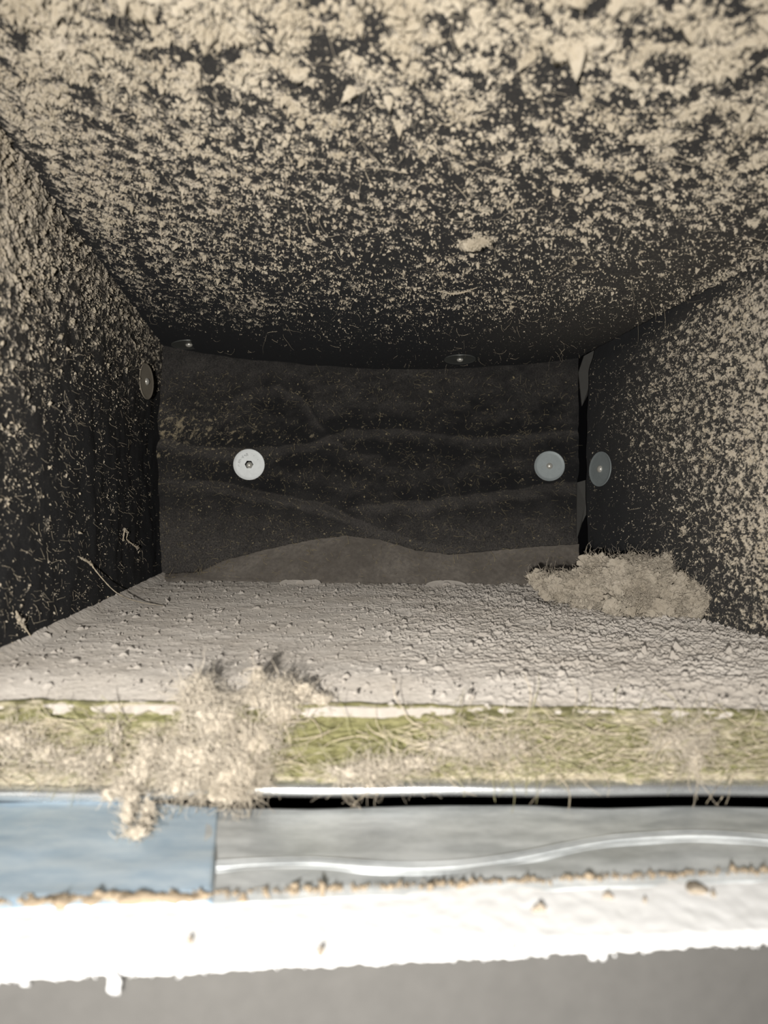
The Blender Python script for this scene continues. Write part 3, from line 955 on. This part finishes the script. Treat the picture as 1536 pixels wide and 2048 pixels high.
# dust puffs on the ceiling and walls that stand out one by one
Yp = 0.44
lint_mass('dust_puff', 'smooth oval tan dust puff under the middle of the ceiling', [B(940, 492, .412, 24, .006, 11), B(964, 485, .412, 18, .006, 10)], 60, 0.002, 0.005, 0.0002, 110, voxel=0.0009, nfl=260, fl=-7.9, disp=((0.004, 0.0020), (0.0015, 0.001)), dirn=(0, 0, -0.4), core=0.8, mat=M_fleck)


# single strands
def strand(name, label, pts, rads, group=None):
    """pts: (px, py, Y); rads in metres"""
    q = np.array([P(*a) for a in pts])
    t_ = np.linspace(0, 1, len(q)); ts = np.linspace(0, 1, 36)
    ln = np.stack([np.interp(ts, t_, q[:, i]) for i in range(3)], -1)
    for _ in range(3):
        ln[1:-1] = (ln[:-2] + 2 * ln[1:-1] + ln[2:]) / 4
    rr = np.interp(ts, t_, rads)
    rr = rr * (1 + 0.3 * np.sin(ts * 90))
    loc = q[-1]
    t = empty(name, loc)
    tag(t, label, 'dust strand', group)
    link('strand', tubes('strand', (ln - loc)[None], rr[None]), M_fibre, t)
    big = np.where(rr > 0.0007)[0]
    if len(big):
        g = np.random.default_rng(len(label))
        k = g.choice(big, 90)
        o = link('fuzz', flecks('fuzz', ln[k] - loc + g.normal(0, 0.0006, (90, 3)), g.lognormal(-7.7, 0.3, 90), (0, 0, 1), g, 1, 1.2), M_lint, t)
        tag(o, kind='stuff')


def yl(px): return 234.5 / (630 - px) - 0.004
strand('dust_strand', 'long thin dust strand with a fuzzy tip leaning from left wall to floor', [(152, 1112, yl(152)), (166, 1118, yl(165)), (180, 1125, yl(180)), (186, 1134, .515), (200, 1152, .525), (225, 1180, .54), (250, 1196, .56), (285, 1206, .555), (330, 1212, .55)],
       [.0010, .0014, .0013, .0005, .0004, .0004, .0004, .0003, .0002])
strand('dust_strand', 'short looped dust strand low on the left wall near the back corner', [(246, 1082, yl(246)), (250, 1056, yl(250)), (256, 1066, yl(256)), (252, 1078, yl(254)), (262, 1086, yl(262)), (276, 1096, yl(275))],
       [.0006, .0007, .0006, .0005, .0006, .0009])
strand('dust_strand', 'thin dust strand at the foot of the left wall by the frame edge', [(32, 1222, yl(32)), (38, 1238, yl(38)), (44, 1248, yl(44)), (56, 1264, yl(56)), (66, 1280, yl(66))], [.0004, .0012, .0009, .0003, .0003])
strand('dust_strand', 'bow shaped pale strand clinging under the far part of the ceiling', [(876, 582, .51), (905, 588, .51), (930, 584, .51), (960, 573, .515)], [.0004, .0010, .0008, .0003])

# ------------------------------------------------------------------ pinned washers
def lathe_mesh(name, prof, seg=48):
    prof = np.asarray(prof, float)
    a = np.linspace(0, 2 * np.pi, seg, endpoint=False)
    v = np.stack([prof[:, None, 0] * np.cos(a), prof[:, None, 0] * np.sin(a), prof[:, None, 1] + 0 * a], -1).reshape(-1, 3)
    k = len(prof)
    i = np.arange(k * seg).reshape(k, seg)
    j = np.roll(i, -1, 1)
    f = np.stack([i[:-1], j[:-1], j[1:], i[1:]], -1).reshape(-1, 4)
    return np_mesh(name, v, f)


R_ = 0.0152
plate_me = lathe_mesh('plate', [(0.0022, -0.0006), (0.0022, 0.0002), (0.0034, 0.0002), (0.0060, 0.0002), (0.0120, 0.0002), (0.0143, 0.00025), (0.0148, 0.0005), (R_, 0.0004), (R_, -0.0004), (0.0145, -0.0008), (0.0022, -0.0006)])
pin_me = lathe_mesh('pin_head', [(0.0031, -0.0012), (0.0031, 0.0006), (0.0027, 0.0014), (0.0019, 0.0020), (0.0009, 0.0023), (0.00001, 0.0024)], 24)
hole_me = lathe_mesh('hole_shade_ring', [(0.0042, 0.00025), (0.0040, 0.00045), (0.0022, 0.00040)], 6)  # raised black ring, the hole's dark painted onto the plate


def washer(label, pos, nrm, mat, scale=1.0, holed=False, pin_off=(0, 0)):
    t = empty('insulation_washer', pos)
    tag(t, label, 'washer', 'washers pinning the duct liner')
    t.rotation_euler = Vector(nrm).to_track_quat('Z', 'Y').to_euler()
    t.scale = (scale,) * 3
    pl = link('plate', plate_me.copy(), mat, t)
    if holed:
        link('hole_shade_ring', hole_me.copy(), M_black, pl)
    pn = link('pin_head', pin_me.copy(), M_floor if mat is M_floor else M_pin, t)
    pn.location = (pin_off[0], pin_off[1], 0)
    return t


def face_dir(p, mixn, k=0.5):
    """between the wall normal mixn and the direction back to the opening"""
    d = -np.asarray(p) / np.linalg.norm(p)
    v = np.asarray(mixn, float) * (1 - k) + d * k
    return v / np.linalg.norm(v)


def on_back(px, py, off=0.0015):
    q = P(px, py, YB)
    for _ in range(3):
        y = back_y(np.array([q[0]]), np.array([q[2]]))[0][0] - off
        q = P(px, py, y)
    return q


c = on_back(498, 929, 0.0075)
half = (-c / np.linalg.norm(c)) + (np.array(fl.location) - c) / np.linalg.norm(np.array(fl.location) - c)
w1 = washer('flash-bright steel washer with stamped marks left on the end wall', c, half / 2 + np.array([0.10, 0, 0.05]), M_plate, 1.0, True, (0.0004, -0.0006))
# stamped marks: short strokes fanned round the upper left of the plate
r = np.random.default_rng(5)
bmk = bmesh.new()
for a0, rr0, ln_, tw in ((128, .0095, .0022, 0), (134, .0092, .0016, 60), (104, .0098, .0026, 0), (98, .0098, .0026, 8), (101, .0108, .0010, 80), (112, .0095, .0018, 30), (117, .0098, .0012, 90),
                         (158, .0100, .0024, 0), (164, .0098, .0024, 4), (170, .0098, .0022, -6), (150, .0096, .0020, 40), (184, .0102, .0010, 20), (191, .0098, .0008, 0), (62, .0100, .0006, 0), (30, .0100, .0007, 20)):
    a = math.radians(a0); tw = math.radians(tw)
    cx, cy = rr0 * math.cos(a), rr0 * math.sin(a)
    ux, uy = math.cos(a + tw), math.sin(a + tw)
    hw = 0.00016
    vv = [bmk.verts.new((cx + ux * s1 * ln_ / 2 - uy * s2 * hw, cy + uy * s1 * ln_ / 2 + ux * s2 * hw, zz)) for zz in (0.0001, 0.00032) for s1, s2 in ((-1, -1), (1, -1), (1, 1), (-1, 1))]
    bmk.faces.new(vv[4:8])
    for i in range(4):
        bmk.faces.new((vv[i], vv[(i + 1) % 4], vv[4 + (i + 1) % 4], vv[4 + i]))
me = bpy.data.meshes.new('stamped_marks'); bmk.to_mesh(me); bmk.free()
plate1 = [o for o in w1.children if o.name.startswith('plate')][0]
o = link('stamped_marks', me, simple('stamp_grey', (0.16, 0.17, 0.17), 0.6, 0.2), plate1, False)
tag(o, kind='stuff')
c = on_back(1099, 932, 0.0075)
washer('dull grey steel washer right on the end wall', c, (-0.10, -1, 0.06), M_plategrey, 0.98)
c = P(1200, 938, 0.680)
washer('tilted oval looking steel washer on the right wall beside the corner', c, (-0.93, -0.36, 0.05), M_plategrey, 1.02)
c = P(293, 763, 0.690)
washer('dust brown washer on the left wall near the back corner', c, (0.99, -0.08, 0), M_platedust, 1.05)
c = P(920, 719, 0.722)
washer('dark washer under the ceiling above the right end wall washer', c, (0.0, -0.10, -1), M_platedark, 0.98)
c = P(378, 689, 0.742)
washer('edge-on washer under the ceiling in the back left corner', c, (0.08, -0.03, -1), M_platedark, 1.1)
for px, Yw_, lb in ((600, 0.716, 'dust covered washer half buried in the floor, below the left end wall washer'), (893, 0.712, 'dust covered washer half buried in the floor, near the end wall middle')):
    c = P(px, 1024, Yw_)
    s_ = (c[0] - xl(Yw_)) / 0.415
    washer(lb, (c[0], c[1], floor_base(s_, Yw_) + 0.0012), (0.0, -0.15, 1), M_floor, 1.25)

# ------------------------------------------------------------------ crumbs on the gypsum edge, lumps of dried filler
def crumb(label, px, py, w, h, mat, seed, name='paper_crumb', cat='crumb', group=None, lift_=0.0008):
    Y = (-GZ) * F / (py - 1024)
    c = P(px, py, Y); c[2] = GZ + lift_
    rr = np.random.default_rng(seed)
    bm = bmesh.new()
    bmesh.ops.create_icosphere(bm, subdivisions=3, radius=1.0)
    for v in bm.verts:
        n_ = v.co.normalized()
        k = 1 + 0.35 * math.sin(3.1 * n_.x + seed) * math.cos(2.7 * n_.y - seed) + 0.18 * math.sin(7 * n_.z + 5 * n_.x + seed)
        v.co = Vector((n_.x * w * Y / F * k, n_.y * h * Y / F * k * 1.6, n_.z * 0.0011 * k))
    me = bpy.data.meshes.new(name); bm.to_mesh(me); bm.free()
    o = link(name, me, mat)
    o.location = c
    o.rotation_euler = (0, 0, rr.uniform(-0.6, 0.6))
    return tag(o, label, cat, group)


crumb('pale brown crumb on the white gypsum edge right of centre', 1078, 1823, 14, 4, M_crumb, 1)
crumb('flat brown crumb on the white gypsum edge near the right', 1216, 1799, 9, 3, M_crumb, 2)
crumb('brown paper tear sticking onto the gypsum edge at the right', 1392, 1782, 20, 12, M_crumb, 3)
crumb('round brown crumb beside the paper tear at the right', 1427, 1795, 5, 3.5, M_crumb, 4)
crumb('dark upright crumb on the left of the gypsum edge', 379, 1888, 4, 5, M_crumb, 5)
crumb('tan crumb on the front rim of the gypsum edge left of centre', 640, 1910, 6, 6, M_crumb, 6)
crumb('brown fluff crumb at the back of the gypsum edge in the middle', 924, 1778, 12, 6, M_paper, 7)
crumb('brown paper nib at the back of the gypsum edge left of centre', 486, 1806, 9, 6, M_paper, 8)
crumb('tiny brown speck on the gypsum edge at far right', 1290, 1808, 3, 2, M_crumb, 9)
bl = []
for px, py, w in ((-60, 1806, 26), (-10, 1803, 24), (42, 1795, 22), (70, 1806, 20), (98, 1797, 24), (125, 1806, 18), (150, 1797, 18), (182, 1803, 16), (232, 1793, 26), (262, 1800, 20), (290, 1796, 26), (345, 1796, 24), (380, 1795, 22), (405, 1790, 14)):
    bl.append(B(px, py, (-GZ - 0.002) * F / (py - 1024), w * 1.25, 0.0022, 8))
bead = lint_core('filler_bead', bl, 0.0007, ((0.006, 0.003), (0.002, 0.001)), None, M_paper, 3, np.array([0, 0, 0]))
tag(bead, 'wavy tan bead of dried filler behind the gypsum edge at left', 'filler')
# one torn white shred hanging from the front rim
o = crumb('white torn shred hanging from the front rim of the gypsum at left', 228, 1948, 10, 9, M_gyp, 40, 'paper_shred', 'shred', None, -0.0025)
o.scale = (1, 0.6, 2.4)
